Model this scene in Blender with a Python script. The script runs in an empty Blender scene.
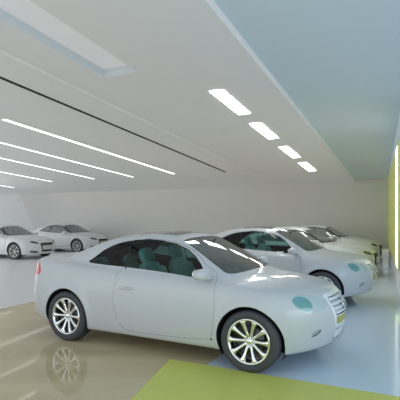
import bpy, bmesh, math, random
import numpy as np
from mathutils import Vector, Matrix

S = bpy.context.scene
COL = S.collection
random.seed(3)
S.view_settings.view_transform = 'Standard'
S.view_settings.look = 'None'
S.view_settings.exposure = 0.0
S.view_settings.gamma = 1.0

# ------------------------------------------------------------------ materials
def srgb(r, g, b):
    f = lambda c: (c/255/12.92) if c/255 <= .04045 else ((c/255+.055)/1.055)**2.4
    return (f(r), f(g), f(b), 1)

def mat(name, col, rough=.5, metal=0., coat=0., noise=None, bump=None, emit=None, spec=.5):
    m = bpy.data.materials.new(name); m.use_nodes = True
    nt = m.node_tree; b = nt.nodes['Principled BSDF']
    b.inputs['Base Color'].default_value = col
    b.inputs['Roughness'].default_value = rough
    b.inputs['Metallic'].default_value = metal
    b.inputs['Coat Weight'].default_value = coat
    b.inputs['Coat Roughness'].default_value = .06
    b.inputs['Specular IOR Level'].default_value = spec
    if noise:
        sc, amt = noise
        tc = nt.nodes.new('ShaderNodeTexCoord'); nz = nt.nodes.new('ShaderNodeTexNoise')
        nz.inputs['Scale'].default_value = sc; nz.inputs['Detail'].default_value = 4
        nt.links.new(tc.outputs['Object'], nz.inputs['Vector'])
        mx = nt.nodes.new('ShaderNodeMix'); mx.data_type = 'RGBA'
        mx.inputs['A'].default_value = tuple(c*(1-amt) for c in col[:3])+(1,)
        mx.inputs['B'].default_value = tuple(min(1, c*(1+amt)) for c in col[:3])+(1,)
        nt.links.new(nz.outputs['Fac'], mx.inputs['Factor'])
        nt.links.new(mx.outputs['Result'], b.inputs['Base Color'])
    if emit:
        b.inputs['Emission Color'].default_value = emit[0]; b.inputs['Emission Strength'].default_value = emit[1]
    return m

def glass(name, tint, gloss=.12, body=None, bodyfac=0.):
    """thin tinted pane: transparent tint + mirror reflection by fresnel (+ a little diffuse frosting)"""
    m = bpy.data.materials.new(name); m.use_nodes = True
    nt = m.node_tree; nt.nodes.clear()
    out = nt.nodes.new('ShaderNodeOutputMaterial')
    tr = nt.nodes.new('ShaderNodeBsdfTransparent'); tr.inputs['Color'].default_value = tint
    gl = nt.nodes.new('ShaderNodeBsdfGlossy'); gl.inputs['Roughness'].default_value = .03
    fr = nt.nodes.new('ShaderNodeFresnel'); fr.inputs['IOR'].default_value = 1.5
    ad = nt.nodes.new('ShaderNodeMath'); ad.operation = 'ADD'; ad.use_clamp = True
    ad.inputs[1].default_value = gloss
    nt.links.new(fr.outputs[0], ad.inputs[0])
    base = tr.outputs[0]
    if body is not None:
        df = nt.nodes.new('ShaderNodeBsdfDiffuse')
        df.inputs['Color'].default_value = body
        mb = nt.nodes.new('ShaderNodeMixShader'); mb.inputs[0].default_value = bodyfac
        nt.links.new(tr.outputs[0], mb.inputs[1]); nt.links.new(df.outputs[0], mb.inputs[2])
        base = mb.outputs[0]
    mx = nt.nodes.new('ShaderNodeMixShader')
    nt.links.new(ad.outputs[0], mx.inputs[0]); nt.links.new(base, mx.inputs[1]); nt.links.new(gl.outputs[0], mx.inputs[2])
    nt.links.new(mx.outputs[0], out.inputs['Surface'])
    return m

M = {}
M['paint'] = mat('white_car_paint', (.585, .605, .63, 1), .38, 0, .45, noise=(3, .015))
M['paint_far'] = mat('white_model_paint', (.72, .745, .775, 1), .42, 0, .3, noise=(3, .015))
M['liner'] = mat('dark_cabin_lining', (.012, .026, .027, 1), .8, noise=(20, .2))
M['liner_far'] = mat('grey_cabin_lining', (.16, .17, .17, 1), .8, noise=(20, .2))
M['well'] = mat('wheel_well_black', (.012, .012, .013, 1), .8, noise=(30, .2))
M['rubber'] = mat('tyre_rubber', (.06, .062, .07, 1), .65, noise=(60, .15))
M['chrome'] = mat('polished_alloy', (.86, .86, .84, 1), .10, 1., noise=(5, .03))
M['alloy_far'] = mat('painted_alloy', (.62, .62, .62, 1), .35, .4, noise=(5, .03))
M['wchrome'] = mat('white_chrome_trim', (.9, .92, .94, 1), .22, .0, .5, noise=(8, .02))
M['dgrille'] = mat('dark_grille_mesh', (.05, .052, .055, 1), .5, noise=(60, .3))
M['disc'] = mat('brake_disc_steel', (.10, .10, .10, 1), .4, .8, noise=(25, .2))
M['black'] = mat('black_rubber_trim', (.012, .013, .014, 1), .45, noise=(40, .2))
M['seat'] = mat('teal_leather', (.5, .9, .88, 1), .5, noise=(14, .08))
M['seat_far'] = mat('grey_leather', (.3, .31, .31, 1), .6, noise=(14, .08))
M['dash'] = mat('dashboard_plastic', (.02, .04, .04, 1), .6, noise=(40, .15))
M['red'] = mat('red_lamp_lens', (.55, .05, .05, 1), .3, 0, .1, noise=(40, .1))
M['lens'] = mat('frosted_lamp_lens', (.50, .60, .62, 1), .12, 0, .6, noise=(12, .04))
M['teal'] = mat('teal_lamp_reflector', (.16, .37, .39, 1), .15, 0, .6, noise=(20, .06))
M['darklens'] = mat('dark_lamp_lens', (.03, .04, .05, 1), .1, 0, .6, noise=(20, .1))
M['grille'] = mat('grille_backing', (.36, .43, .50, 1), .35, .1, noise=(40, .2))
M['plate'] = mat('plate_gold_reflection', srgb(178, 172, 70), .35, 0, .3, noise=(10, .05))  # gold reflection below the grille put into the base colour
M['wplate'] = mat('white_plate', (.62, .63, .63, 1), .4, noise=(30, .1))
M['fog'] = mat('fog_lamp_grey', (.42, .50, .53, 1), .2, 0, .5, noise=(30, .1))
M['gw_side'] = glass('tinted_side_glass', (.40, .58, .56, 1), .0)
M['gw_front'] = glass('windscreen_glass', (.28, .31, .31, 1), .08, (.13, .14, .14, 1), .5)
M['gw_roof'] = glass('roof_glass', (.7, .75, .75, 1), .14, (.30, .33, .34, 1), .4)
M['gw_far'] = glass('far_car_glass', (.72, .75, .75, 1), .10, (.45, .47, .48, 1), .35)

# ------------------------------------------------------------------ object helpers
def tag(o, label=None, cat=None, group=None, kind=None):
    if label: o['label'] = label
    if cat: o['category'] = cat
    if group: o['group'] = group
    if kind: o['kind'] = kind
    return o

def link(name, me, m, parent=None, smooth=True):
    o = bpy.data.objects.new(name, me); COL.objects.link(o)
    if m is not None:
        me.materials.clear(); me.materials.append(m)
    if smooth:
        me.polygons.foreach_set('use_smooth', [True]*len(me.polygons))
    if parent: o.parent = parent
    return o

def from_bm(name, bm, m, parent=None, smooth=False, bevel=0):
    if bevel:
        bmesh.ops.bevel(bm, geom=list(bm.edges), offset=bevel, segments=2, affect='EDGES', profile=.6)
    bmesh.ops.recalc_face_normals(bm, faces=bm.faces)
    me = bpy.data.meshes.new(name); bm.to_mesh(me); bm.free()
    return link(name, me, m, parent, smooth)

def empty(name, loc=(0, 0, 0), rz=0):
    o = bpy.data.objects.new(name, None); COL.objects.link(o)
    o.location = loc; o.rotation_euler = (0, 0, rz); o.empty_display_size = .2
    return o

def copy_tree(o, parent=None):
    c = o.copy(); COL.objects.link(c); c.parent = parent
    for ch in list(o.children): copy_tree(ch, c)
    return c

def add_box(bm, lo, hi, mtx=None):
    vs = [bm.verts.new((x, y, z)) for x in (lo[0], hi[0]) for y in (lo[1], hi[1]) for z in (lo[2], hi[2])]
    for f in ((0, 1, 3, 2), (4, 6, 7, 5), (0, 4, 5, 1), (2, 3, 7, 6), (0, 2, 6, 4), (1, 5, 7, 3)):
        bm.faces.new([vs[i] for i in f])
    if mtx: bmesh.ops.transform(bm, matrix=mtx, verts=vs)
    return vs

def add_prism(bm, poly, z0, z1):
    """poly: list of (x,y) or (x,y,z0,z1)"""
    a = [bm.verts.new((p[0], p[1], z0 if len(p) == 2 else p[2])) for p in poly]
    b = [bm.verts.new((p[0], p[1], z1 if len(p) == 2 else p[3])) for p in poly]
    n = len(poly)
    bm.faces.new(a); bm.faces.new(b[::-1])
    for i in range(n):
        j = (i+1) % n; bm.faces.new((a[i], a[j], b[j], b[i]))

def add_lathe(bm, prof, n=48, axis='y', closed=False):
    """profile of (r, y) turned about the y axis"""
    rings = []
    for i in range(n):
        a = 2*math.pi*i/n
        rings.append([bm.verts.new((r*math.cos(a), y, r*math.sin(a))) for r, y in prof])
    k = len(prof)
    for i in range(n):
        A, B = rings[i], rings[(i+1) % n]
        for j in range(k if closed else k-1):
            j2 = (j+1) % k
            bm.faces.new((A[j], A[j2], B[j2], B[j]))

def add_ellipsoid(bm, c, r, e=1.0, nu=20, nv=12, mtx=None):
    sp = lambda v: math.copysign(abs(v)**e, v)
    rows = []
    for j in range(1, nv):
        ph = -math.pi/2+math.pi*j/nv
        rows.append([bm.verts.new((c[0]+r[0]*sp(math.cos(ph))*sp(math.cos(2*math.pi*i/nu)),
                                   c[1]+r[1]*sp(math.cos(ph))*sp(math.sin(2*math.pi*i/nu)),
                                   c[2]+r[2]*sp(math.sin(ph)))) for i in range(nu)])
    bot = bm.verts.new((c[0], c[1], c[2]-r[2])); top = bm.verts.new((c[0], c[1], c[2]+r[2]))
    for j in range(len(rows)-1):
        for i in range(nu):
            bm.faces.new((rows[j][i], rows[j][(i+1) % nu], rows[j+1][(i+1) % nu], rows[j+1][i]))
    for i in range(nu):
        bm.faces.new((bot, rows[0][(i+1) % nu], rows[0][i])); bm.faces.new((top, rows[-1][i], rows[-1][(i+1) % nu]))
    vs = [v for row in rows for v in row]+[bot, top]
    if mtx: bmesh.ops.transform(bm, matrix=mtx, verts=vs)

def add_tube(bm, pts, r, n=8):
    rings = []
    pts = [Vector(p) for p in pts]
    for i, p in enumerate(pts):
        t = (pts[min(i+1, len(pts)-1)]-pts[max(i-1, 0)]).normalized()
        u = t.cross(Vector((0, 0, 1)));
        if u.length < .05: u = t.cross(Vector((0, 1, 0)))
        u.normalize(); v = t.cross(u)
        rings.append([bm.verts.new(p+r*(math.cos(2*math.pi*k/n)*u+math.sin(2*math.pi*k/n)*v)) for k in range(n)])
    for a, b in zip(rings, rings[1:]):
        for k in range(n): bm.faces.new((a[k], a[(k+1) % n], b[(k+1) % n], b[k]))
    bm.faces.new(rings[0][::-1]); bm.faces.new(rings[-1])

# ------------------------------------------------------------------ implicit car body
def smax(a, b, k):
    h = np.clip(.5+.5*(a-b)/k, 0, 1)
    return b*(1-h)+a*h+k*h*(1-h)
def smin(a, b, k): return -smax(-a, -b, k)

def curve(pts, sig=.06, lo=-3., hi=3.):
    """smoothed interpolation through points"""
    pts = sorted(pts); xs = np.linspace(lo, hi, 1201)
    ys = np.interp(xs, [p[0] for p in pts], [p[1] for p in pts])
    # keep slopes past the ends
    dx = xs[1]-xs[0]; n = max(1, int(4*sig/dx)); k = np.exp(-.5*(np.arange(-n, n+1)*dx/sig)**2); k /= k.sum()
    yp = np.pad(ys, n, mode='edge'); ys = np.convolve(yp, k, mode='valid')
    return lambda x: np.interp(x, xs, ys)

def make_F(P):
    zt = curve(P['zt'], P.get('zt_s', .07)); zr = curve(P['zr'], .07); wg = curve(P['wg'], .04)
    fp = curve(P['front'], .05); rp = curve(P['rear'], .05); wz = curve(P['wz'], .05)
    wp = curve(P['plan'], .15); gp = curve(P['gplan'], .12); cr = curve(P['crown'], .15); zb = curve(P['zb'], .08); kc = curve(P['k'], .2)
    ax, ra, W = P['axle'], P['arch'], P['W']
    def F(p):
        x, y, z = p[..., 0], np.abs(p[..., 1]), p[..., 2]
        w = wp(x)+wz(z)
        for c in (-ax, ax):
            r = np.sqrt((x-c)**2+(z-P['wr'])**2)
            w = w+P.get('flare', .016)*np.exp(-((r-ra-.02)/.05)**2)
        f_side = y-w
        f_top = z-(zt(x)-cr(x)*(y/W)**2)
        f_front = x-(fp(z)-P['fa']*(y/W)**P['fe'])
        f_rear = (rp(z)+P['rra']*(y/W)**P['re'])-x
        f_bot = zb(x)-z
        k = kc(x)
        low = smax(f_side, f_top, k)
        low = smax(low, f_front*.95, P.get('kf', .12)); low = smax(low, f_rear*.95, .12)
        low = smax(low, f_bot, .06)
        g_side = (y-wg(z)*gp(x))*.93
        g_top = (z-(zr(x)-P['rcrown']*(y/.6)**2))*.9
        g = smax(g_side, g_top, P.get('gk', .09))
        g = smax(g, P.get('gz', .84)-z, .04)
        return smin(low, g, P.get('gb', .05))
    return F

def grad(F, p, e=4e-4):
    g = np.empty_like(p)
    for i in range(3):
        d = np.zeros(3); d[i] = e
        g[..., i] = (F(p+d)-F(p-d))/(2*e)
    return g

def project(F, p, it=3):
    for _ in range(it):
        g = grad(F, p); st = (F(p)/np.maximum((g*g).sum(-1), .05))[..., None]*g
        ln = np.linalg.norm(st, axis=-1, keepdims=True)
        p = p-np.where(ln < .03, st, 0.)
    return p

def ysurf(F, x, z):
    """outer |y| of the body for arrays x,z"""
    lo = np.full(len(x), .3); hi = np.full(len(x), 1.2)
    for _ in range(34):
        m = (lo+hi)/2; f = F(np.stack([x, m, z], -1)); ins = f < 0
        lo = np.where(ins, m, lo); hi = np.where(ins, hi, m)
    return lo

def xsurf(F, y, z, front=True):
    s = 1 if front else -1
    lo = np.full(len(y), 1.2); hi = np.full(len(y), 2.8)
    for _ in range(34):
        m = (lo+hi)/2; ins = F(np.stack([s*m, y, z], -1)) < 0
        lo = np.where(ins, m, lo); hi = np.where(ins, hi, m)
    return s*lo

def chaikin(poly, n=2):
    for _ in range(n):
        q = []
        for i in range(len(poly)):
            a, b = poly[i], poly[(i+1) % len(poly)]
            q += [(a[0]*.75+b[0]*.25, a[1]*.75+b[1]*.25), (a[0]*.25+b[0]*.75, a[1]*.25+b[1]*.75)]
        poly = q
    return poly

def poly_sd(poly, u, v):
    """signed distance (negative inside) of 2-D points to a polygon"""
    n = len(poly); d = np.full(len(u), 1e9); ins = np.zeros(len(u), bool)
    for i in range(n):
        ax, ay = poly[i]; bx, by = poly[(i+1) % n]
        ex, ey = bx-ax, by-ay; wx, wy = u-ax, v-ay
        t = np.clip((wx*ex+wy*ey)/max(ex*ex+ey*ey, 1e-12), 0, 1)
        d = np.minimum(d, (wx-ex*t)**2+(wy-ey*t)**2)
        c = ((ay > v) != (by > v))
        with np.errstate(divide='ignore', invalid='ignore'):
            xi = ax+(v-ay)*(bx-ax)/(by-ay if by != ay else 1e-12)
        ins ^= c & (u < xi)
    d = np.sqrt(d)
    return np.where(ins, -d, d)

R2 = math.sqrt(.5)
def region(kind, poly):
    """signed region function on half body points (y<=0)"""
    if kind == 'side':
        return lambda p: np.where(p[:, 1] < -.35, poly_sd(poly, p[:, 0], p[:, 2]), 1.)
    if kind == 'top':
        return lambda p: np.where(p[:, 2] > .72, poly_sd(poly, p[:, 0], -p[:, 1]), 1.)
    if kind == 'front':
        return lambda p: np.where(p[:, 0] > 1.5, poly_sd(poly, -p[:, 1], p[:, 2]), 1.)
    if kind == 'rear':
        return lambda p: np.where(p[:, 0] < -1.5, poly_sd(poly, -p[:, 1], p[:, 2]), 1.)
    if kind == 'fcorner':
        return lambda p: np.where(p[:, 0] > 1.35, poly_sd(poly, (p[:, 0]+p[:, 1])*R2, p[:, 2]), 1.)
    if kind == 'rcorner':
        return lambda p: np.where(p[:, 0] < -1.35, poly_sd(poly, (-p[:, 0]+p[:, 1])*R2, p[:, 2]), 1.)

def cut(bm, g, snap=.08):
    bm.verts.ensure_lookup_table()
    co = np.array([v.co for v in bm.verts]); val = g(co)
    D = {v: float(val[i]) for i, v in enumerate(bm.verts)}
    todo = []
    for e in bm.edges:
        a, b = e.verts; va, vb = D[a], D[b]
        if abs(va) > .5 or abs(vb) > .5: continue
        if va*vb < 0: todo.append(e)
    # snap verts already close to the outline
    for e in todo:
        a, b = e.verts; va, vb = D[a], D[b]
        if va*vb >= 0: continue
        f = va/(va-vb)
        if f < snap: D[a] = 0.
        elif f > 1-snap: D[b] = 0.
    for e in todo:
        a, b = e.verts; va, vb = D[a], D[b]
        if va*vb >= 0: continue
        f = va/(va-vb)
        ne, nv = bmesh.utils.edge_split(e, a, f)
        D[nv] = 0.
    faces = {f for v, d in D.items() if d == 0. for f in v.link_faces}
    stack = list(faces)
    while stack:
        f = stack.pop()
        if not f.is_valid: continue
        vs = list(f.verts); n = len(vs)
        if n < 4: continue
        s = [D[v] for v in vs]
        if not (min(s) < 0 < max(s)): continue
        z = [i for i in range(n) if s[i] == 0.]
        done = False
        for ii in range(len(z)):
            i, j = z[ii], z[(ii+1) % len(z)]
            m = (j-i) % n
            if m < 2 or m > n-2: continue
            chain = [s[(i+k) % n] for k in range(1, m)]
            if all(c < 0 for c in chain) or all(c > 0 for c in chain):
                try:
                    nf, _ = bmesh.utils.face_split(f, vs[i], vs[j])
                    stack += [f, nf]; done = True
                except Exception: pass
                break

def build_half(P, F):
    """half shell (y<=0) as a ray grid about a spine, seamless round nose and tail"""
    nose, tail = P['nose'], P['tail']
    xf, xr = nose-.62, tail+.62; zs = P.get('spine', .58)
    nm, ne, nt = P.get('nm', 120), P.get('ne', 30), P.get('nt', 84)
    st = [(xr, -math.pi/2*(1-i/ne)) for i in range(ne)]
    st += [(xr+(xf-xr)*i/nm, 0.) for i in range(nm+1)]
    st += [(xf, math.pi/2*(i+1)/ne) for i in range(ne)]
    th = np.linspace(-math.pi/2, math.pi/2, nt+1)
    # densify angles toward the belt and shoulders
    o = np.zeros((len(st), nt+1, 3)); d = np.zeros_like(o)
    for i, (x, ph) in enumerate(st):
        o[i, :, 0] = x; o[i, :, 2] = zs
        d[i, :, 0] = math.sin(ph); d[i, :, 1] = -math.cos(ph)*np.cos(th); d[i, :, 2] = math.cos(ph)*np.sin(th)
    lo = np.zeros(o.shape[:2]); hi = np.full(o.shape[:2], 1.7)
    for _ in range(36):
        m = (lo+hi)/2; ins = F(o+d*m[..., None]) < 0
        lo = np.where(ins, m, lo); hi = np.where(ins, hi, m)
    p = o+d*lo[..., None]
    p[:, 0, 1] = 0; p[:, -1, 1] = 0
    bm = bmesh.new()
    V = [[bm.verts.new(p[i, j]) for j in range(nt+1)] for i in range(len(st))]
    for i in range(len(st)-1):
        for j in range(nt):
            bm.faces.new((V[i][j], V[i+1][j], V[i+1][j+1], V[i][j+1]))
    bmesh.ops.remove_doubles(bm, verts=bm.verts, dist=1e-4)
    return bm

def shell_obj(name, F, verts, faces, m, parent, mirror=None, off=0., flip=False):
    """mesh from half verts/faces. mirror None: as is, 'only': the far side copy, 'both': whole."""
    used = sorted({i for f in faces for i in f}); mp = {k: i for i, k in enumerate(used)}
    p = verts[used]; n = grad(F, p); n /= np.maximum(np.linalg.norm(n, axis=1), 1e-9)[:, None]
    fs = [[mp[i] for i in f] for f in faces]
    q = p+n*off
    if off: q[:, 1] = np.where(np.abs(p[:, 1]) < 1e-4, 0, q[:, 1])
    def mir(a): b = a.copy(); b[:, 1] *= -1; return b
    if mirror == 'only':
        q, n = mir(q), mir(n); fs = [f[::-1] for f in fs]
    elif mirror == 'both':
        k = len(q); seam = np.abs(p[:, 1]) < 1e-4
        idx = []; ext = []; en = []; c = k
        for i in range(k):
            if seam[i]: idx.append(i)
            else: idx.append(c); c += 1; ext.append(q[i]*[1, -1, 1]); en.append(n[i]*[1, -1, 1])
        fs = fs+[[idx[i] for i in f[::-1]] for f in fs]
        q = np.vstack([q, ext]); n = np.vstack([n, en])
    if flip: fs = [f[::-1] for f in fs]; n = -n
    me = bpy.data.meshes.new(name)
    me.from_pydata([tuple(v) for v in q], [], fs)
    o = link(name, me, m, parent, True)
    me.normals_split_custom_set_from_vertices([tuple(v) for v in n])
    return o

# ------------------------------------------------------------------ wheels
def make_wheel(parent, x, side, rt, rr, spokes, rim_mat, track, hw=.108):
    w = empty('wheel', (x, side*track, rt)); w.parent = parent
    if side > 0: w.rotation_euler = (0, 0, math.pi)        # outer face is -y
    bm = bmesh.new()
    add_lathe(bm, [(rr-.006, hw*.75), (rr+.004, hw*.96), (rr+.03, hw*1.07), (rt-.035, hw*1.08), (rt-.010, hw*.98), (rt, hw*.75),
                   (rt+.0005, 0), (rt, -hw*.75), (rt-.010, -hw*.98), (rt-.035, -hw*1.08), (rr+.03, -hw*1.07), (rr+.004, -hw*.96), (rr-.006, -hw*.75)], 64)
    from_bm('tyre', bm, M['rubber'], w, True)
    bm = bmesh.new()   # rim: lip, barrel
    add_lathe(bm, [(rr+.006, -hw*.93), (rr+.004, -hw*1.0), (rr-.006, -hw*1.02), (rr-.016, -hw*.98), (rr-.022, -hw*.80), (rr-.03, -hw*.3), (rr-.03, hw*.8), (rr-.004, hw*.9)], 64)
    # spokes: tapering curved bars in the mesh of the rim
    for s in range(spokes):
        a0 = 2*math.pi*s/spokes
        secs = []
        for r, wd, y, th in ((.035, .020, -hw*.62, .022), (.075, .0165, -hw*.64, .022), (.12, .0165, -hw*.74, .020), (rr-.06, .021, -hw*.86, .018), (rr-.03, .030, -hw*.90, .016), (rr-.016, .044, -hw*.90, .014)):
            c, sn = math.cos(a0), math.sin(a0)
            ring = []
            for (u, v) in ((-wd, 0), (-wd*.55, -th*.5), (wd*.55, -th*.5), (wd, 0), (wd, th), (-wd, th)):
                ring.append(bm.verts.new((r*c-u*sn, y+v, r*sn+u*c)))
            secs.append(ring)
        for A, B in zip(secs, secs[1:]):
            for k in range(6): bm.faces.new((A[k], A[(k+1) % 6], B[(k+1) % 6], B[k]))
        bm.faces.new(secs[0]); bm.faces.new(secs[-1][::-1])
    from_bm('rim', bm, rim_mat, w, True)
    bm = bmesh.new()
    add_lathe(bm, [(.0, -hw*.82), (.022, -hw*.82), (.030, -hw*.78), (.034, -hw*.68), (.062, -hw*.62), (.066, -hw*.4)], 32)
    for k in range(5):
        a = 2*math.pi*(k+.5)/5
        add_ellipsoid(bm, (.048*math.cos(a), -hw*.66, .048*math.sin(a)), (.008, .008, .008), 1, 8, 6)
    from_bm('hub_cap', bm, rim_mat, w, True)
    bm = bmesh.new()
    add_lathe(bm, [(.0, -.02), (.15, -.02), (.155, -.015), (.155, .005), (.15, .01), (0, .01)], 40)
    add_lathe(bm, [(.0, .03), (rr-.032, .03)], 40)
    from_bm('brake_disc', bm, M['disc'], w, True)
    return w

def arch_liner(F, P, xc, side, parent):
    ra = P['arch']; zc = P['wr']
    a = np.linspace(math.radians(-30), math.radians(210), 61)
    x = xc+ra*np.cos(a); z = zc+ra*np.sin(a)
    y = ysurf(F, x, np.maximum(z, .25))-.012
    bm = bmesh.new(); rows = []
    for i in range(len(a)):
        rows.append([bm.verts.new((x[i], side*yy, z[i])) for yy in (y[i], y[i]-.05, .56)]
                    +[bm.verts.new((xc, side*.56, zc))])
    for A, B in zip(rows, rows[1:]):
        for k in range(3): bm.faces.new((A[k], A[k+1], B[k+1], B[k]))
    bmesh.ops.remove_doubles(bm, verts=bm.verts, dist=1e-5)
    return from_bm('wheel_well', bm, M['well'], parent, True)

def make_seat(parent, x, y, m, sc=1.):
    s = empty('seat', (x, y, .345)); s.parent = parent
    bm = bmesh.new(); add_ellipsoid(bm, (.05, 0, .08), (.27, .25, .11), .6)
    from_bm('seat_cushion', bm, m, s, True)
    R = Matrix.Translation((-.20, 0, .12)) @ Matrix.Rotation(math.radians(-20), 4, 'Y')
    bm = bmesh.new(); add_ellipsoid(bm, (0, 0, .29*sc), (.085, .235, .33*sc), .62, mtx=R)
    add_ellipsoid(bm, (.045, .19, .28*sc), (.075, .06, .25*sc), .75, mtx=R)
    add_ellipsoid(bm, (.045, -.19, .28*sc), (.075, .06, .25*sc), .75, mtx=R)
    from_bm('backrest', bm, m, s, True)
    bm = bmesh.new(); add_ellipsoid(bm, (.01, 0, .70*sc), (.055, .135, .10*sc), .65, mtx=R)
    add_tube(bm, [R @ Vector((0, .06, .55*sc)), R @ Vector((0, .06, .66*sc))], .008)
    add_tube(bm, [R @ Vector((0, -.06, .55*sc)), R @ Vector((0, -.06, .66*sc))], .008)
    from_bm('headrest', bm, m, s, True)

# ------------------------------------------------------------------ the car builder
def make_car(P, name):
    F = make_F(P)
    root = empty(name)
    bm = build_half(P, F)
    ax, wr, ra = P['axle'], P['wr'], P['arch']
    def arch(p):
        d = np.minimum(np.hypot(p[:, 0]-ax, p[:, 2]-wr), np.hypot(p[:, 0]+ax, p[:, 2]-wr))-ra
        return np.where((p[:, 1] < -.56) & (p[:, 2] < .95), d, 1.)
    regs = [(n, region(k, pl)) for n, k, pl in P['regions']]
    gaps = [(region(k, pl), gw) for k, pl, gw in P['gaps']]
    cut(bm, arch)
    for n, g in regs: cut(bm, g)
    for g, gw in gaps:
        cut(bm, lambda p: g(p)-gw, .005); cut(bm, lambda p: g(p)+gw, .005)
    bm.verts.index_update(); bm.faces.index_update()
    V = np.array([v.co for v in bm.verts]); seam = np.abs(V[:, 1]) < 1e-4
    V = project(F, V, 2); V[seam, 1] = 0; V[:, 1] = np.minimum(V[:, 1], 0)
    Fc = [[v.index for v in f.verts] for f in bm.faces]
    Cn = np.array([f.calc_center_median() for f in bm.faces])
    bm.free()
    part = np.array(['body']*len(Fc), dtype=object)
    for (k, pl, gw), (g, _), nm in zip(P['gaps'], gaps, P['gap_names']):
        v = g(Cn); part[v < -gw+1e-6] = nm
    for n, g in regs: part[g(Cn) < 0] = n
    for g, gw in gaps:
        v = g(Cn); keep = np.isin(part, P['no_gap'])
        part[(np.abs(v) < gw) & ~keep] = None
    part[arch(Cn) < 0] = None
    get = lambda n: [Fc[i] for i in np.nonzero(part == n)[0]]
    paint = P['paint']
    body = shell_obj('body', F, V, get('body'), paint, root, 'both')
    # cabin lining just under the painted skin
    lin = [Fc[i] for i in range(len(Fc)) if part[i] in ('body', 'door', 'bonnet', 'boot_lid', 'front_bumper')]
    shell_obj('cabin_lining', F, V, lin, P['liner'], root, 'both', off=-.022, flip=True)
    two = {'door': paint, 'door_window': P['g_side'], 'quarter_window': P['g_side'], 'headlamp': P['m_lens'], 'tail_lamp': M['red'], 'fog_lamp': M['fog'],
           'headlamp_reflector': M['teal'], 'window_seal': M['black']}
    one = {'bonnet': paint, 'boot_lid': paint, 'front_bumper': paint, 'windscreen': P['g_front'], 'rear_window': P['g_side'], 'roof_glass': M['gw_roof'],
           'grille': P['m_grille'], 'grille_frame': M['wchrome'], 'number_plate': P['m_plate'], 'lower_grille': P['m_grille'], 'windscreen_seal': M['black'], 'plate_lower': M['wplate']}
    offs = {'door_window': -.006, 'quarter_window': -.006, 'windscreen': -.004, 'rear_window': -.004, 'grille': -.02, 'lower_grille': -.02, 'fog_lamp': -.012}
    objs = {}
    for n, m in two.items():
        fs = get(n)
        if not fs: continue
        a = shell_obj(n, F, V, fs, m, root, None, offs.get(n, 0)); b = shell_obj(n, F, V, fs, m, root, 'only', offs.get(n, 0))
        objs[n] = (a, b)
    for n, m in one.items():
        fs = get(n)
        if fs: objs[n] = (shell_obj(n, F, V, fs, m, root, 'both', offs.get(n, 0)),)
    for o in objs.get('headlamp_reflector', ()): pass
    if 'headlamp_reflector' in objs:
        for r, hlam in zip(objs['headlamp_reflector'], objs['headlamp']): r.name = 'reflector'; r.parent = hlam
    if 'headlamp' in objs and P.get('lamp_label'):
        for o in objs['headlamp']: o['label'] = P['lamp_label']
    # wheels
    for x in (ax, -ax):
        for s in (-1, 1):
            make_wheel(root, x, s, wr, P['rim'], P['spokes'], P['m_rim'], P['track'])
            arch_liner(F, P, x, s, root)
    # door handles, mirrors
    for i, s in enumerate((-1, 1)):
        hx, hz = P['handle']
        xs = np.linspace(hx-.10, hx+.10, 9); ys = ysurf(F, xs, np.full(9, hz))
        bm = bmesh.new()
        add_tube(bm, [(xs[k], s*(ys[k]+(.024 if 0 < k < 8 else -.003)), hz+.006*math.sin(k/8*math.pi)) for k in range(9)], .013, 10)
        from_bm('door_handle', bm, paint, objs['door'][i], True)
        mx, my, mz = P['mirror']
        mr = empty('wing_mirror', (mx, s*my, mz)); mr.parent = root; mr.scale = (P.get('mirror_s', .9),)*3
        bm = bmesh.new()
        add_ellipsoid(bm, (0, s*.015, 0), (.085, .125, .075), .72, 28, 18, mtx=Matrix.Rotation(s*math.radians(12), 4, 'Z'))
        add_ellipsoid(bm, (.02, -s*.11, -.055), (.06, .10, .025), .8)
        from_bm('mirror_housing', bm, paint, mr, True)
        bm = bmesh.new()
        add_ellipsoid(bm, (-.076, s*.015, .003), (.014, .105, .058), .6, 24, 14, mtx=Matrix.Rotation(s*math.radians(12), 4, 'Z'))
        from_bm('mirror_glass', bm, M['chrome'], mr, True)
    # interior
    for s in (-1, 1):
        make_seat(root, P['seat_x'], s*.36, P['m_seat'], P.get('seat_s', 1.))
        if P.get('rear_seats', True): make_seat(root, P['seat_x']-.85, s*.33, P['m_seat'], .78)
    bm = bmesh.new()
    dx = P['dash_x']; top = P['dash_z']
    prof = [(dx+.36, top-.08), (dx+.05, top+.01), (dx-.02, top-.03), (dx-.04, top-.15), (dx+.05, top-.4), (dx+.36, top-.4)]
    A = [bm.verts.new((x, -.66, z)) for x, z in prof]; B = [bm.verts.new((x, .66, z)) for x, z in prof]
    for k in range(6): bm.faces.new((A[k], A[(k+1) % 6], B[(k+1) % 6], B[k]))
    bm.faces.new(A); bm.faces.new(B[::-1])
    add_ellipsoid(bm, (dx+.02, .36, top+.01), (.14, .18, .05), .8)
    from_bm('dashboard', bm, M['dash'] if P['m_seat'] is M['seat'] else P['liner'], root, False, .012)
    sw = empty('steering_wheel', (dx-.16, .36, top-.06)); sw.parent = root; sw.rotation_euler = (0, math.radians(-24), 0)
    bm = bmesh.new()
    c = [(0, .185*math.cos(t), .185*math.sin(t)) for t in np.linspace(0, 2*math.pi, 33)]
    add_tube(bm, c, .015, 8)
    from_bm('steering_rim', bm, M['black'], sw, True)
    bm = bmesh.new(); add_ellipsoid(bm, (0, 0, 0), (.03, .07, .06), .7)
    for t in (0, math.pi, -math.pi/2): add_tube(bm, [(0, .04*math.cos(t), .04*math.sin(t)), (0, .18*math.cos(t), .18*math.sin(t))], .013, 6)
    from_bm('steering_hub', bm, M['black'], sw, True)
    # rear view mirror under the windscreen header
    rx, rz_ = P['rvm']
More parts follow.
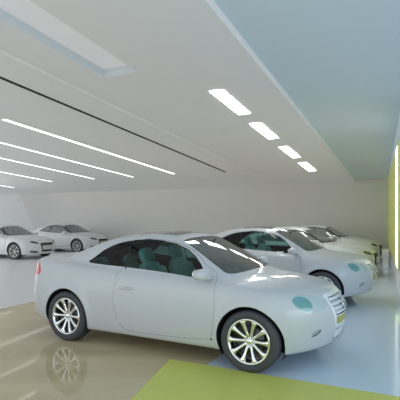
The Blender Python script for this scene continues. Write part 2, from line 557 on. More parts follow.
    bm = bmesh.new(); add_ellipsoid(bm, (rx, 0, rz_), (.018, .11, .034), .6); add_tube(bm, [(rx+.01, 0, rz_), (rx+.05, 0, rz_+.06)], .008, 6)
    from_bm('rear_view_mirror', bm, M['black'], root, True)
    # grille bars
    for gname, bars, hw, zr_, rad, mm in P['bars']:
        par = objs[gname][0]
        for z, w in bars:
            yy = np.linspace(-w, w, 25); xx = xsurf(F, yy, np.full(25, z))
            bm = bmesh.new()
            ringsA = []
            for k in range(25):
                t = .004
                ringsA.append([bm.verts.new((xx[k]+dxx, yy[k], z+dz)) for dxx, dz in ((-.03, -rad), (t, -rad*.6), (t, rad*.6), (-.03, rad))])
            for a_, b_ in zip(ringsA, ringsA[1:]):
                for k in range(4): bm.faces.new((a_[k], a_[(k+1) % 4], b_[(k+1) % 4], b_[k]))
            bm.faces.new(ringsA[0]); bm.faces.new(ringsA[-1][::-1])
            from_bm('grille_bar', bm, mm, par, False)
    if P.get('struts'):
        gname, ys, z0, z1, rad, mm = P['struts']
        for y in ys:
            zz = np.linspace(z0, z1, 9); xx = xsurf(F, np.full(9, y), zz)
            bm = bmesh.new()
            add_tube(bm, [(xx[k]-.006, y, zz[k]) for k in range(9)], rad, 6)
            from_bm('grille_strut', bm, mm, objs[gname][0], True)
    if P.get('emblem'):
        ez, er = P['emblem']
        x0 = float(xsurf(F, np.array([0.]), np.array([ez]))[0]); n = grad(F, np.array([[x0, 0, ez]]))[0]; n /= np.linalg.norm(n)
        e = empty('emblem', (x0+.012, 0, ez)); e.parent = root
        e.rotation_euler = (0, -math.asin(n[2]), 0)
        bm = bmesh.new()
        add_tube(bm, [(0, er*math.cos(t), er*math.sin(t)) for t in np.linspace(0, 2*math.pi, 33)], er*.10, 8)
        def stroke(pts): add_tube(bm, [(0, er*a, er*b) for a, b in pts], er*.085, 6)
        for pts in P['emblem_strokes']: stroke(pts)
        from_bm('emblem_ring', bm, M['chrome'], e, True)
        bm = bmesh.new(); add_lathe(bm, [(0, 0), (er*.97, 0), (er*.97, .012), (0, .012)], 32)
        bmesh.ops.rotate(bm, verts=bm.verts, matrix=Matrix.Rotation(math.pi/2, 3, 'Z'))
        bmesh.ops.translate(bm, verts=bm.verts, vec=(-.012+.004, 0, 0))
        from_bm('emblem_disc', bm, M['grille'], e, False)
    return root, F

def mirror_sym(half):     # half outline in (y,z) from top centre down to bottom centre -> closed polygon spanning y<0 too
    return half+[(-a, b) for a, b in half[::-1]]

# ---- coupe with folding hard top (front row)
DLO_F = [(.70, 1.005), (.64, 1.085), (.55, 1.165), (.42, 1.245), (.25, 1.305), (.03, 1.34), (-.17, 1.35), (-.40, 1.332), (-.39, 1.004), (0, .985), (.30, .967), (.56, .945), (.68, .955)]
DLO_Q = [(-.416, 1.33), (-.56, 1.302), (-.69, 1.262), (-.83, 1.19), (-.95, 1.10), (-1.045, 1.035), (-.95, 1.025), (-.69, 1.012), (-.406, 1.005)]
EOS = dict(
    axle=1.289, wr=.3225, rim=.236, arch=.368, track=.768, W=.885, nose=2.10, tail=-2.24,
    zt=[(-2.5, 1.04), (-2.2, 1.068), (-2.0, 1.078), (-1.8, 1.078), (-1.3, 1.045), (-.6, 1.01), (.3, .995), (.93, .99), (1.2, .965), (1.5, .935), (1.8, .885), (1.95, .84), (2.1, .74), (2.3, .60)],
    zr=[(-2.6, .62), (-2.1, .85), (-1.8, 1.015), (-1.6, 1.09), (-1.4, 1.17), (-1.2, 1.243), (-1.05, 1.295), (-.9, 1.343), (-.7, 1.39), (-.5, 1.422), (-.15, 1.443), (.08, 1.432), (.28, 1.393), (.6, 1.235), (.96, 1.05), (1.1, .975), (1.25, .88), (1.6, .5)],
    wg=[(.6, .93), (.9, .80), (1.0, .755), (1.2, .665), (1.35, .585), (1.46, .52)],
    wz=[(.1, -.08), (.2, -.055), (.32, -.015), (.5, .0), (.65, .0), (.8, -.010), (.92, -.024), (1.05, -.07), (1.2, -.14)],
    plan=[(-2.4, .83), (-1.9, .865), (-1.2, .885), (-.3, .885), (.6, .885), (1.3, .882), (1.7, .865), (2.2, .80)],
    gplan=[(-2.2, .80), (-1.8, .87), (-1.3, .95), (-.7, .995), (0, 1.0), (.5, .99), (.95, .95), (1.3, .9)],
    crown=[(-2.3, .02), (-1.6, .025), (-1.0, .05), (-.4, .06), (.6, .06), (1.2, .10), (1.9, .14), (2.3, .16)], rcrown=.055,
    front=[(.05, 1.88), (.2, 1.98), (.3, 2.04), (.42, 2.085), (.55, 2.10), (.65, 2.09), (.75, 2.055), (.84, 2.01), (.95, 1.93), (1.1, 1.8)], fa=.52, fe=2.3,
    rear=[(.1, -2.0), (.22, -2.13), (.4, -2.225), (.55, -2.24), (.7, -2.225), (.85, -2.205), (1.0, -2.185), (1.1, -2.13)], rra=.34, re=2.6,
    zb=[(-2.4, .30), (-1.9, .22), (-1., .17), (1., .17), (1.7, .185), (2.1, .22)], k=[(-2.2, .06), (-1.2, .07), (0, .09), (1.0, .11), (2, .12)], kf=.13,
    regions=[
        ('window_seal', 'side', [(-.398, 1.34), (-.418, 1.34), (-.408, .998), (-.388, .998)]),
        ('door_window', 'side', DLO_F), ('quarter_window', 'side', DLO_Q),
        ('windscreen', 'top', chaikin([(1.07, -.05), (1.07, .0), (1.055, .3), (1.01, .52), (.965, .63), (.925, .655), (.86, .64), (.33, .525), (.285, .49), (.30, .30), (.315, 0), (.315, -.05)], 1)),
        ('rear_window', 'top', chaikin([(-1.06, -.05), (-1.06, .40), (-1.10, .46), (-1.50, .51), (-1.56, .42), (-1.58, 0), (-1.58, -.05)], 1)),
        ('roof_glass', 'top', chaikin([(.16, -.05), (.16, .36), (.12, .42), (-.42, .46), (-.46, .40), (-.46, -.05)], 1)),
        ('headlamp', 'fcorner', chaikin([(.68, .775), (.76, .815), (.88, .815), (.99, .79), (1.09, .75), (1.14, .70), (1.09, .645), (.97, .62), (.83, .635), (.72, .695)], 2)),
        ('headlamp_reflector', 'fcorner', chaikin([(.69, .765), (.76, .80), (.85, .795), (.92, .75), (.935, .695), (.90, .65), (.83, .648), (.74, .70)], 2)),
        ('tail_lamp', 'side', chaikin([(-1.775, .85), (-1.785, .92), (-1.83, .99), (-1.89, 1.035), (-1.97, 1.0), (-2.08, .95), (-2.14, .86), (-2.0, .82), (-1.87, .825)], 2)),
        ('grille_frame', 'front', mirror_sym([(0, .80), (.30, .795), (.37, .775), (.34, .66), (.29, .50), (.25, .44), (0, .435)])),
        ('grille', 'front', mirror_sym([(0, .765), (.28, .76), (.325, .745), (.30, .66), (.262, .565), (0, .56)])),
        ('number_plate', 'front', mirror_sym([(0, .55), (.257, .55), (.245, .465), (0, .462)])),  # band under the grille, reflected gold held in its colour
        ('lower_grille', 'front', mirror_sym([(0, .415), (.24, .415), (.25, .33), (.22, .295), (0, .29)])),
        ('fog_lamp', 'fcorner', [(.92, .43), (1.01, .455), (1.05, .44), (.98, .385), (.92, .375)]),
    ],
    gaps=[('side', chaikin([(.875, .99), (.895, .80), (.90, .55), (.87, .36), (.84, .27), (-.30, .235), (-.40, .30), (-.50, .55), (-.47, .80), (-.43, 1.06), (-.40, 1.30), (-.2, 1.358), (.05, 1.348), (.28, 1.31), (.45, 1.25), (.60, 1.16), (.72, 1.06)], 1), .0014),
          ('top', chaikin([(2.02, -.1), (2.02, .25), (1.90, .52), (1.6, .67), (1.28, .715), (1.12, .68), (1.12, .4), (1.13, -.1)], 1), .0006),
          ('top', chaikin([(-1.82, -.1), (-1.82, .45), (-1.9, .56), (-2.02, .56), (-2.12, .48), (-2.12, -.1)], 1), .0006)],
    gap_names=['door', 'bonnet', 'boot_lid'], no_gap=['window_seal', 'door_window', 'quarter_window', 'windscreen', 'grille_frame', 'grille', 'headlamp', 'headlamp_reflector', 'rear_window'],
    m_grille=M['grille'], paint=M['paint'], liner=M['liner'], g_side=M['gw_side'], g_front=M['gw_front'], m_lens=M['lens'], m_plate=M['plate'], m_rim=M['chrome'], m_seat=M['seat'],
    spokes=10, handle=(-.30, .765), mirror=(.78, .93, 1.0), mirror_s=.8, seat_x=.075, dash_x=.62, dash_z=.95, rvm=(.42, 1.29),
    bars=[('grille', [(.735, .31), (.685, .295), (.635, .28), (.59, .262)], 0, 0, .018, M['wchrome']), ('lower_grille', [(.385, .24), (.35, .24), (.32, .23)], 0, 0, .010, M['wchrome'])],
    struts=('lower_grille', [-.20, -.13, -.06, .0, .06, .13, .20], .30, .41, .006, M['wchrome']),
    emblem=(.665, .062), emblem_strokes=[[(-.45, .85), (-.02, .12), (0, .12), (.02, .12), (.45, .85)], [(-.88, .40), (-.42, -.80), (0, -.05), (.42, -.80), (.88, .40)]],
    lamp_label='frosted pale blue headlamp with oval teal reflector')

# ---- rounded sports coupe (pair at the back and far end of the row)
T_DLO_F = [(.60, .945), (.52, 1.02), (.36, 1.115), (.16, 1.195), (-.05, 1.235), (-.28, 1.245), (-.46, 1.235), (-.50, .945), (0, .925)]
T_DLO_Q = [(-.53, 1.228), (-.70, 1.195), (-.88, 1.13), (-1.05, 1.03), (-1.12, .975), (-.85, .955), (-.54, .945)]
TT = dict(
    axle=1.234, wr=.32, rim=.228, arch=.362, track=.785, W=.905, nose=2.11, tail=-2.06,
    zt=[(-2.4, .88), (-2.1, .94), (-1.9, .97), (-1.5, .965), (-1.0, .94), (0, .93), (.9, .925), (1.2, .90), (1.5, .86), (1.75, .81), (1.95, .735), (2.1, .64), (2.3, .5)],
    zr=[(-2.5, .55), (-2.0, .86), (-1.75, 1.0), (-1.4, 1.145), (-1.0, 1.27), (-.6, 1.335), (-.25, 1.352), (.02, 1.325), (.25, 1.255), (.6, 1.08), (.95, .905), (1.2, .76), (1.6, .5)],
    wg=[(.6, .92), (.85, .80), (.95, .76), (1.1, .68), (1.25, .575), (1.36, .49)],
    wz=[(.1, -.08), (.2, -.05), (.32, -.015), (.5, .0), (.65, .0), (.78, -.02), (.88, -.05), (1.0, -.1), (1.2, -.15)],
    plan=[(-2.3, .86), (-1.7, .90), (-1.2, .905), (-.2, .885), (.5, .885), (1.25, .90), (1.7, .88), (2.2, .82)],
    gplan=[(-2.1, .72), (-1.7, .80), (-1.2, .91), (-.6, .985), (0, 1.0), (.5, .98), (.95, .93), (1.3, .88)],
    crown=[(-2.3, .08), (-1.2, .08), (-.4, .06), (.6, .06), (1.2, .09), (1.9, .12), (2.3, .14)], rcrown=.06,
    front=[(.05, 1.92), (.2, 2.04), (.3, 2.09), (.42, 2.11), (.52, 2.11), (.6, 2.10), (.68, 2.06), (.76, 1.99), (.9, 1.85)], fa=.42, fe=2.4,
    rear=[(.1, -1.9), (.25, -2.0), (.4, -2.05), (.55, -2.06), (.7, -2.05), (.85, -2.01), (.98, -1.94), (1.1, -1.85)], rra=.40, re=2.3,
    zb=[(-2.4, .28), (-1.9, .20), (-1., .16), (1., .16), (1.7, .17), (2.1, .19)], k=[(-2.2, .10), (2, .12)], kf=.11, flare=.022,
    regions=[
        ('window_seal', 'side', [(.64, .935), (.54, 1.04), (.37, 1.14), (.17, 1.217), (-.05, 1.258), (-.28, 1.268), (-.53, 1.253), (-.71, 1.22), (-.90, 1.15), (-1.07, 1.05), (-1.18, .97), (-.85, .938), (-.5, .93), (0, .908)]),
        ('door_window', 'side', T_DLO_F), ('quarter_window', 'side', T_DLO_Q),
        ('windscreen_seal', 'top', chaikin([(.95, -.05), (.95, .0), (.92, .3), (.83, .58), (.75, .71), (.70, .725), (.62, .69), (.22, .535), (.175, .48), (.20, .30), (.21, 0), (.21, -.05)], 1)),
        ('windscreen', 'top', chaikin([(.88, -.05), (.88, .0), (.86, .27), (.77, .55), (.70, .66), (.62, .645), (.25, .50), (.215, .46), (.235, .30), (.245, 0), (.245, -.05)], 1)),
        ('rear_window', 'top', chaikin([(-.98, -.05), (-.98, .36), (-1.02, .42), (-1.55, .48), (-1.63, .40), (-1.66, 0), (-1.66, -.05)], 1)),
        ('headlamp', 'fcorner', chaikin([(.78, .70), (.90, .715), (1.04, .685), (1.14, .64), (1.16, .60), (1.08, .605), (.98, .62), (.86, .645)], 1)),
        ('tail_lamp', 'rcorner', chaikin([(.84, .86), (.95, .875), (1.06, .86), (1.08, .80), (.98, .78), (.87, .79)], 2)),
        ('grille_frame', 'front', mirror_sym([(0, .655), (.30, .655), (.37, .635), (.36, .50), (.30, .30), (.27, .265), (0, .26)])),
        ('grille', 'front', mirror_sym([(0, .635), (.29, .635), (.345, .62), (.335, .50), (.285, .305), (.26, .285), (0, .28)])),
        ('lower_grille', 'front', chaikin([(.44, .325), (.68, .34), (.72, .31), (.68, .27), (.44, .25), (.41, .28)], 1)),
    ],
    gaps=[('side', chaikin([(.76, .93), (.80, .75), (.79, .45), (.74, .29), (-.38, .27), (-.52, .36), (-.60, .60), (-.55, .90), (-.53, 1.2), (-.3, 1.262), (-.05, 1.25), (.18, 1.21), (.4, 1.12), (.58, 1.02)], 1), .005),
          ('top', chaikin([(1.93, -.1), (1.93, .28), (1.80, .56), (1.5, .70), (1.15, .74), (1.0, .68), (.985, .4), (.985, -.1)], 1), .004)],
    gap_names=['door', 'bonnet'], no_gap=['window_seal', 'door_window', 'quarter_window', 'windscreen', 'windscreen_seal', 'grille_frame', 'grille', 'headlamp'],
    m_grille=M['dgrille'], paint=M['paint_far'], liner=M['liner_far'], g_side=M['gw_far'], g_front=M['gw_far'], m_lens=M['darklens'], m_plate=M['wplate'], m_rim=M['alloy_far'], m_seat=M['seat_far'],
    spokes=7, handle=(-.36, .76), mirror=(.60, .94, .93), seat_x=-.08, dash_x=.42, dash_z=.86, rvm=(.30, 1.16), seat_s=.9, rear_seats=False,
    bars=[('grille', [(.60, .335), (.32, .28), (.29, .26)], 0, 0, .008, M['black'])],
    emblem=None, lamp_label='slim dark swept headlamp', nm=90, ne=24, nt=64)
M['grille_far'] = M['grille']

def add_front_plate(root, F, z, w, hgt, m):
    """small number plate mounted on the grille, with its raised border"""
    x0 = float(xsurf(F, np.array([0.]), np.array([z]))[0])
    bm = bmesh.new(); add_box(bm, (x0-.005, -w, z-hgt), (x0+.014, w, z+hgt))
    return from_bm('number_plate', bm, m, root, False, .003)

# ------------------------------------------------------------------ camera, pixel helpers for measuring the room
f, yh, ch = 450., 217.7, 1.618
cam = bpy.data.cameras.new('camera'); co = bpy.data.objects.new('camera', cam); COL.objects.link(co)
co.location = (0, 0, ch); co.rotation_euler = (math.pi/2, 0, 0)
cam.sensor_width = 36; cam.lens = 36*f/400; cam.shift_y = (yh-200)/400; cam.clip_start = .05; cam.clip_end = 200
S.camera = co
HD = math.hypot(209, 450)
DV = Vector((209/HD, 450/HD)); TV = Vector((450/HD, -209/HD))      # hall depth / lateral directions
SL = (249-yh)/HD                                                       # slope of the ceiling
def ray(px, py): return Vector(((px-200)/f, 1., (yh-py)/f))
def on_floor(px, py, z=0.):
    r = ray(px, py); t = (z-ch)/r.z; return Vector((r.x*t, t, z))
def ceil_z(x, y, off=0.): return 4.3+off-SL*(x*DV.x+y*DV.y)
def on_ceil(px, py, off=0.):
    r = ray(px, py); t = (4.3+off-ch)/(r.z+SL*(r.x*DV.x+r.y*DV.y)); return Vector((r.x*t, t, ch+r.z*t))
def td(p): return (p.x*TV.x+p.y*TV.y, p.x*DV.x+p.y*DV.y)
def xy(t, d): return (t*TV.x+d*DV.x, t*TV.y+d*DV.y)
def quad_td(bm, t0, t1, d0, d1, off0, off1):
    """slab following the sloping ceiling between offsets"""
    poly = []
    for t, d in ((t0, d0), (t1, d0), (t1, d1), (t0, d1)):
        x, y = xy(t, d); poly.append((x, y, ceil_z(x, y, off0), ceil_z(x, y, off1)))
    add_prism(bm, poly, 0, 0)

# ------------------------------------------------------------------ room materials
M['floor'] = mat('polished_grey_floor', srgb(214, 229, 244), .11, 0, 0, noise=(.6, .03))
M['floor_back'] = mat('matt_grey_floor', srgb(226, 227, 229), .32, 0, 0, noise=(.6, .03))
def tan_floor():
    m = mat('polished_tan_floor', srgb(168, 152, 116), .05, spec=.18)
    nt = m.node_tree; b = nt.nodes['Principled BSDF']
    tc = nt.nodes.new('ShaderNodeTexCoord'); mp = nt.nodes.new('ShaderNodeMapping')
    mp.inputs['Rotation'].default_value = (0, 0, math.radians(-25)); mp.inputs['Scale'].default_value = (.5, 2.2, 1)
    nz = nt.nodes.new('ShaderNodeTexNoise'); nz.inputs['Scale'].default_value = 1.2; nz.inputs['Detail'].default_value = 6
    cr = nt.nodes.new('ShaderNodeValToRGB')
    cr.color_ramp.elements[0].position = .3; cr.color_ramp.elements[0].color = srgb(194, 176, 140)
    cr.color_ramp.elements[1].position = .75; cr.color_ramp.elements[1].color = srgb(216, 199, 164)
    nt.links.new(tc.outputs['Object'], mp.inputs[0]); nt.links.new(mp.outputs[0], nz.inputs['Vector'])
    nt.links.new(nz.outputs['Fac'], cr.inputs[0]); nt.links.new(cr.outputs[0], b.inputs['Base Color'])
    return m
M['tan'] = tan_floor()
FILL_GLOW = .125  # strength of the fill glow added to the ceiling
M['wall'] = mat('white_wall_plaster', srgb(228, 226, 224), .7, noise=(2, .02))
M['ceil'] = mat('ceiling_with_fill_glow', srgb(204, 205, 205), .75, noise=(2, .02), emit=((1, 1, .98, 1), FILL_GLOW))  # plain ceiling, emission added to brighten it and fill the hall
M['ceilb'] = mat('blue_white_ceiling_fill_glow', srgb(200, 214, 222), .7, noise=(2, .02), emit=((.82, 1, 1.1, 1), .065))  # fill glow added to the right ceiling and upper right wall
M['yellow'] = mat('yellow_green_panel_added_glow', srgb(200, 205, 104), .4, noise=(2, .03), emit=((.95, .97, .45, 1), .05))  # faint emission added so the yellow wall looks luminous
M['ypanel'] = mat('yellow_green_floor_paint', srgb(214, 216, 110), .45, noise=(6, .04))
M['light'] = mat('white_light_diffuser', (1, 1, 1, 1), .5, emit=((1, 1, .98, 1), 14.), noise=(5, .01))
M['strip'] = mat('white_strip_diffuser', (1, 1, 1, 1), .5, emit=((1, 1, .98, 1), 2.8), noise=(5, .01))
M['lhouse'] = mat('light_housing_white', (.75, .76, .76, 1), .5, noise=(5, .02))
M['slot'] = mat('dark_ceiling_slot', (.01, .01, .011, 1), .8, noise=(5, .1))
M['recess'] = mat('recess_plaster_glow', srgb(215, 214, 216), .7, noise=(3, .02), emit=((1, .98, 1, 1), .22))  # emission stands in for light inside the recess
M['slit'] = mat('lit_window_slit', (.9, .95, 1, 1), .3, emit=((.92, .97, 1, 1), 1.3), noise=(5, .01))
M['rside'] = mat('recess_side_plaster', srgb(205, 212, 216), .7, noise=(3, .02))
M['wing'] = mat('pale_wing_wall', srgb(236, 236, 235), .7, noise=(2, .02))
M['bench'] = mat('white_bench_lacquer', (.9, .9, .9, 1), .3, noise=(5, .02))

# ------------------------------------------------------------------ floor
tA = td(on_floor(0, 309))[0]; tB = td(on_floor(219, 356))[0]
D0, D1 = -6., 19.5
def floor_slab(t0, t1, m):
    bm = bmesh.new(); add_prism(bm, [xy(t0, D0), xy(t1, D0), xy(t1, D1+.3), xy(t0, D1+.3)], -.2, 0.)
    return tag(from_bm('floor', bm, m), kind='structure')
floor_slab(-26, tA, M['floor_back']); floor_slab(tA, tB, M['tan']); floor_slab(tB, 14, M['floor'])

# ------------------------------------------------------------------ ceiling
OFF_L, OFF_M, OFF_S, OFF_U = -.06, -.035, .0, .11
tE = td(on_ceil(280, 91.5, 0))[0]; t2 = td(on_ceil(130, 114, -.02))[0]; tS = td(on_ceil(112, 124.5, OFF_M))[0]; t3 = td(on_ceil(100, 148, OFF_M))[0]
DC0, DC1 = .9, D1+.3
def ceiling_slab(t0, t1, off, m, d0=DC0, d1=DC1):
    bm = bmesh.new(); quad_td(bm, t0, t1, d0, d1, off, off+.5); return tag(from_bm('ceiling', bm, m), kind='structure')
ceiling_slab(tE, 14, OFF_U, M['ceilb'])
# slab with the recess: pieces round the opening
rq = [on_ceil(104, 77.5), on_ceil(136.5, 71.7), on_ceil(31.5, 0), on_ceil(0, 19)]
rt0 = (td(rq[0])[0]+td(rq[3])[0])/2; rt1 = (td(rq[1])[0]+td(rq[2])[0])/2; rd1 = (td(rq[0])[1]+td(rq[1])[1])/2
rd0 = DC0+.6
bm = bmesh.new()
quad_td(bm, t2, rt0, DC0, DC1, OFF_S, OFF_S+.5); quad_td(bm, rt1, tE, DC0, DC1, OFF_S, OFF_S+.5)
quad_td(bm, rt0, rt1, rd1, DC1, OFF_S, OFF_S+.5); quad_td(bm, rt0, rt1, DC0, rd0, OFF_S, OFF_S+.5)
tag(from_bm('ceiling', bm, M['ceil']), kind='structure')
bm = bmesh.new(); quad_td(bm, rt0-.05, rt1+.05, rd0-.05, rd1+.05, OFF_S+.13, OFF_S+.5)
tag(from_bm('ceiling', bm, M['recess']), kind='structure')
bm = bmesh.new()
quad_td(bm, rt0-.02, rt0+.004, rd0, rd1, OFF_S+.001, OFF_S+.15); quad_td(bm, rt0, rt1, rd1-.004, rd1+.02, OFF_S+.001, OFF_S+.15)
tag(from_bm('ceiling', bm, M['rside']), kind='structure')
sw_ = .055
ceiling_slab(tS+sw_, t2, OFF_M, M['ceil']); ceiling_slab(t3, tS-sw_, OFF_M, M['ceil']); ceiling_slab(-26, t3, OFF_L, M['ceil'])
sd1 = td(on_ceil(224, 172.3, OFF_M))[1]
bm = bmesh.new(); quad_td(bm, tS-sw_-.01, tS+sw_+.01, DC0, sd1, OFF_M+.004, OFF_M+.3); tag(from_bm('trim_2', bm, M['slot']), kind='structure')
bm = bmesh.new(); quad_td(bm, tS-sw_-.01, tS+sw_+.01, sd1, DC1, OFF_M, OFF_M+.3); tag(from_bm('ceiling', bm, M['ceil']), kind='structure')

# strip lights
strips = [((7, 119), (174, 174), .05, 'nearest the dark ceiling slot'), ((0, 142), (133, 177.2), .036, 'second from the dark ceiling slot'), ((0, 158), (94, 179), .032, 'third and middle of five'),
          ((0, 171), (52, 181.7), .028, 'fourth from the dark ceiling slot'), ((0, 185.5), (14, 187.7), .026, 'shortest visible, at far left')]
for i, (a, b, hw, where) in enumerate(strips):
    A, B = td(on_ceil(*a, OFF_L-.01)), td(on_ceil(*b, OFF_L-.01))
    t = B[0]; d0 = A[1] if i == 0 else DC0+1.5+i
    r = empty('strip_light', Vector((*xy(t, (d0+B[1])/2), ceil_z(*xy(t, (d0+B[1])/2), OFF_L))))
    tag(r, 'long thin white linear ceiling light, %s' % where, 'ceiling light', 'linear strip lights in the left ceiling')
    def rel(o, r=r):
        o.data.transform(Matrix.Translation(-r.location)); o.parent = r
    bm = bmesh.new(); quad_td(bm, t-hw-.006, t+hw+.006, d0, B[1], OFF_L-.004, OFF_L+.02); rel(from_bm('light_housing', bm, M['lhouse']))
    bm = bmesh.new(); quad_td(bm, t-hw, t+hw, d0+.01, B[1]-.01, OFF_L-.012, OFF_L); rel(from_bm('diffuser', bm, M['strip']))
# rectangular panel lights
panels = [([(209, 91), (224, 90), (250, 113.5), (238.5, 114.5)], 'nearest and largest of the four'), ([(249, 124), (261, 123), (278.5, 138), (269, 139)], 'second from the camera'),
          ([(278.5, 147), (287.5, 146.5), (300.5, 157), (293, 158)], 'third from the camera'), ([(298.5, 163), (306.5, 162.5), (316, 170.5), (308.5, 171)], 'farthest and smallest of the four')]
for q, where in panels:
    P_ = [td(on_ceil(*p, OFF_S-.01)) for p in q]
    t0 = (P_[0][0]+P_[3][0])/2; t1 = (P_[1][0]+P_[2][0])/2; d0 = (P_[0][1]+P_[1][1])/2; d1 = (P_[2][1]+P_[3][1])/2
    c = xy((t0+t1)/2, (d0+d1)/2)
    r = empty('panel_light', Vector((*c, ceil_z(*c, OFF_S))))
    tag(r, 'flush rectangular white ceiling light panel, %s in the right row' % where, 'ceiling light', 'rectangular ceiling panel lights')
    def rel(o, r=r):
        o.data.transform(Matrix.Translation(-r.location)); o.parent = r
    bm = bmesh.new(); quad_td(bm, t0-.02, t1+.02, d0-.02, d1+.02, OFF_S-.005, OFF_S+.03); rel(from_bm('light_housing', bm, M['lhouse']))
    bm = bmesh.new(); quad_td(bm, t0, t1, d0, d1, OFF_S-.014, OFF_S); rel(from_bm('diffuser', bm, M['light']))

# ------------------------------------------------------------------ walls
bm = bmesh.new(); add_prism(bm, [xy(-26, D1), xy(14, D1), xy(14, D1+.3), xy(-26, D1+.3)], -.2, 4.5); tag(from_bm('wall_back', bm, M['wall']), kind='structure')
bm = bmesh.new()   # side wing at the far left with a leaning edge
dW = D1-.006
def on_depth(px, py, d):
    r = ray(px, py); t = d/(r.x*DV.x+r.y*DV.y); return Vector((r.x*t, t, ch+r.z*t))
pt, pb = on_depth(17, 187, dW), on_depth(33, 226, dW); pb2 = pt+(pb-pt)*((0-pt.z)/(pb.z-pt.z)); ptt = pt+(pb-pt)*((4.2-pt.z)/(pb.z-pt.z))
ta, tb = td(ptt)[0], td(pb2)[0]
fr = [(-26, 0), (tb, 0), (ta, 4.2), (-26, 4.2)]
A = [bm.verts.new((*xy(t, dW), z)) for t, z in fr]; B = [bm.verts.new((*xy(t, D1), z)) for t, z in fr]
bm.faces.new(A); bm.faces.new(B[::-1])
for i in range(4): bm.faces.new((A[i], A[(i+1) % 4], B[(i+1) % 4], B[i]))
tag(from_bm('wall_left', bm, M['wing']), kind='structure')

# right side: yellow lacquered wall over a white plinth, running from the far corner toward the viewer
def corner_on(px):   # point on back wall plane under pixel column
    r = ray(px, 200); t = D1/(r.x*DV.x+r.y*DV.y); return Vector((r.x*t, t))
cw = corner_on(387.3)
wd = Vector((176, 450)).normalized(); wn = Vector((wd.y, -wd.x))
def wall_piece(name, m, s0, s1, z0, z1, th=.3, off=0., kind='structure', bev=0):
    a = cw-wd*s0+wn*off; b = cw-wd*s1+wn*off
    bm = bmesh.new(); add_prism(bm, [tuple(a), tuple(b), tuple(b+wn*th), tuple(a+wn*th)], z0, z1)
    return tag(from_bm(name, bm, m, bevel=bev), kind=kind)
zy0 = ch-(244-yh)*cw.y/f; zy1 = ch+(yh-179)*cw.y/f
LW = 10.8
wall_piece('wall_right', M['wall'], -.3, LW, -.2, zy0, off=.05)
wall_piece('wall_right', M['yellow'], -.3, LW, zy0, zy1)
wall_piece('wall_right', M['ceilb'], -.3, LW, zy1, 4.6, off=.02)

def along(px):   # distance from the far corner to where a pixel column meets the yellow wall
    k = (px-200)/f; return (cw.x-k*cw.y)/(wd.x-k*wd.y)
wall_piece('trim_1', M['slit'], along(396.2), along(397.8), zy0, zy1-.05, th=.1, off=-.015, bev=.004)

# ------------------------------------------------------------------ floor panel, bench
yp = [on_floor(170, 359.5), on_floor(400, 397.5), None, None]
e = (yp[1]-yp[0]).normalized(); l = (on_floor(131, 400)-yp[0]).normalized()
P0, P1 = yp[0], yp[0]+e*4.2
yq = [P0, P1, P1+l*1.9, P0+l*1.9]
bm = bmesh.new(); add_prism(bm, [(p.x, p.y) for p in yq], 0.0005, .006)
tag(from_bm('floor_panel', bm, M['ypanel']), 'flat yellow-green floor panel in the foreground beside the front wheel', 'floor panel')

sB = (cw.y-14.75)/wd.y                              # narrow ledge bench set along the foot of the wall
bp_ = cw-wd*sB-wn*.13
bn = empty('bench', (bp_.x, bp_.y, 0), math.atan2(wd.y, wd.x)); tag(bn, 'low narrow white bench along the foot of the yellow wall by the farthest cars', 'bench')
bm = bmesh.new(); add_box(bm, (-.55, -.10, .375), (.55, .10, .555)); from_bm('bench_seat', bm, M['bench'], bn, bevel=.01)
for sx in (-1, 1):
    bm = bmesh.new(); add_box(bm, (sx*.46-.05, -.08, 0), (sx*.46+.05, .08, .38)); from_bm('bench_leg', bm, M['bench'], bn, bevel=.006)

# ------------------------------------------------------------------ the cars
YAW = -.49668
ORG = Vector((-.2169, 6.0709, 0))
eos, F_e = make_car(EOS, 'coupe_car')
eos.location = ORG; eos.rotation_euler = (0, 0, YAW)
tag(eos, 'large white hard-top coupe nearest the camera, seen whole, with chrome wheels', 'car', 'white coupes parked in the right row')
eos2 = copy_tree(eos); eos2.location = ORG+Vector((1.70, 3.42, 0))
eos2['label'] = 'white hard-top coupe directly behind the nearest car, second in the row'

tt, F_t = make_car(TT, 'sports_coupe')
bmz = .45
add_front_plate(tt, F_t, bmz, .29, .085, M['wplate'])
def place_front(o, px, Y, yaw, z=0):    # put a car so that its right front wheel is on the ray of a pixel column at a depth
    X = (px-200)/f*Y; c, s = math.cos(yaw), math.sin(yaw)
    o.location = (X-(TT['axle']*c+.85*s), Y-(TT['axle']*s-.85*c), z); o.rotation_euler = (0, 0, yaw)
place_front(tt, 14.6, 17.4, math.radians(-23))
tag(tt, 'white rounded sports coupe at far left, cut off by the picture edge', 'car', 'white sports coupes along the back wall')
t_b = copy_tree(tt); place_front(t_b, 77.2, 20.6, math.radians(-24))
t_b['label'] = 'white rounded sports coupe by the back wall, right one of the left pair'
t_c = copy_tree(tt); t_c.location = ORG+Vector((3.35, 7.55, 0)); t_c.rotation_euler = (0, 0, YAW)
t_c['label'] = 'white sports coupe with slim dark headlamp, third in the right row'; t_c['group'] = 'white coupes parked in the right row'
t_d = copy_tree(tt); t_d.location = ORG+Vector((4.95, 11.2, 0)); t_d.rotation_euler = (0, 0, YAW)
t_d['label'] = 'farthest white sports coupe of the right row, beside the yellow wall'; t_d['group'] = 'white coupes parked in the right row'

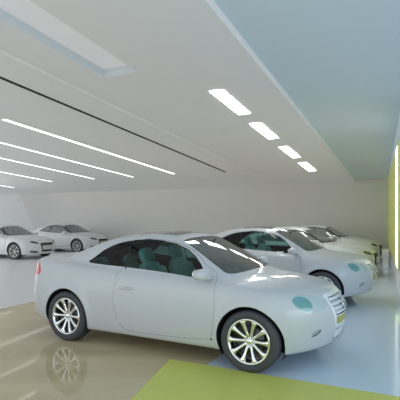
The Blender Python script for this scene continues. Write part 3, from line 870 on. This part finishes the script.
# ------------------------------------------------------------------ light
w = bpy.data.worlds.new('daylight'); S.world = w; w.use_nodes = True
nt = w.node_tree; bg = nt.nodes['Background']; bg.inputs['Strength'].default_value = 1.3
tc = nt.nodes.new('ShaderNodeTexCoord'); sx = nt.nodes.new('ShaderNodeSeparateXYZ'); cr = nt.nodes.new('ShaderNodeValToRGB'); ma = nt.nodes.new('ShaderNodeMapRange')
ma.inputs['From Min'].default_value = -1; ma.inputs['From Max'].default_value = 1
nt.links.new(tc.outputs['Generated'], sx.inputs[0]); nt.links.new(sx.outputs['Z'], ma.inputs['Value']); nt.links.new(ma.outputs[0], cr.inputs[0])
cr.color_ramp.elements[0].position = .46; cr.color_ramp.elements[0].color = (1, .99, .96, 1)      # bright lower half, added to send fill up to the ceiling
cr.color_ramp.elements[1].position = .54; cr.color_ramp.elements[1].color = (.52, .62, .70, 1)     # open sky
nt.links.new(cr.outputs[0], bg.inputs['Color'])
def area(name, loc, rot, size, power, col=(1, 1, 1), sy=None):
    l = bpy.data.lights.new(name, 'AREA'); l.energy = power; l.color = col; l.size = size
    if sy: l.shape = 'RECTANGLE'; l.size_y = sy
    o = bpy.data.objects.new(name, l); COL.objects.link(o); o.location = loc; o.rotation_euler = rot
    return o
lx, ly = xy(-19, 9.)
area('left_fill', (lx, ly, 1.6), (math.pi/2, 0, math.atan2(TV.y, TV.x)-math.pi/2), 12, 190, (1, .99, .96), 2.8)  # added fill lamp out of view at left, brightens the back area
lx, ly = xy(-6, -2.5)
area('rear_fill', (lx, ly, .4), (math.radians(140), 0, math.atan2(DV.y, DV.x)-math.pi/2), 16, 170, (1, .99, .97), 3)  # added fill lamp behind the camera, aimed up at the ceiling
lx, ly = xy(6.5, 1.0)
area('right_fill', (lx, ly, 1.5), (math.radians(100), 0, math.atan2(TV.y, TV.x)+math.pi/2), 6, 150, (.78, .92, 1), 2.4)  # added bluish fill lamp, out of view at right
S.cycles.use_denoising = True
S.cycles.max_bounces = 8; S.cycles.transparent_max_bounces = 12
S.cycles.caustics_reflective = False; S.cycles.caustics_refractive = False
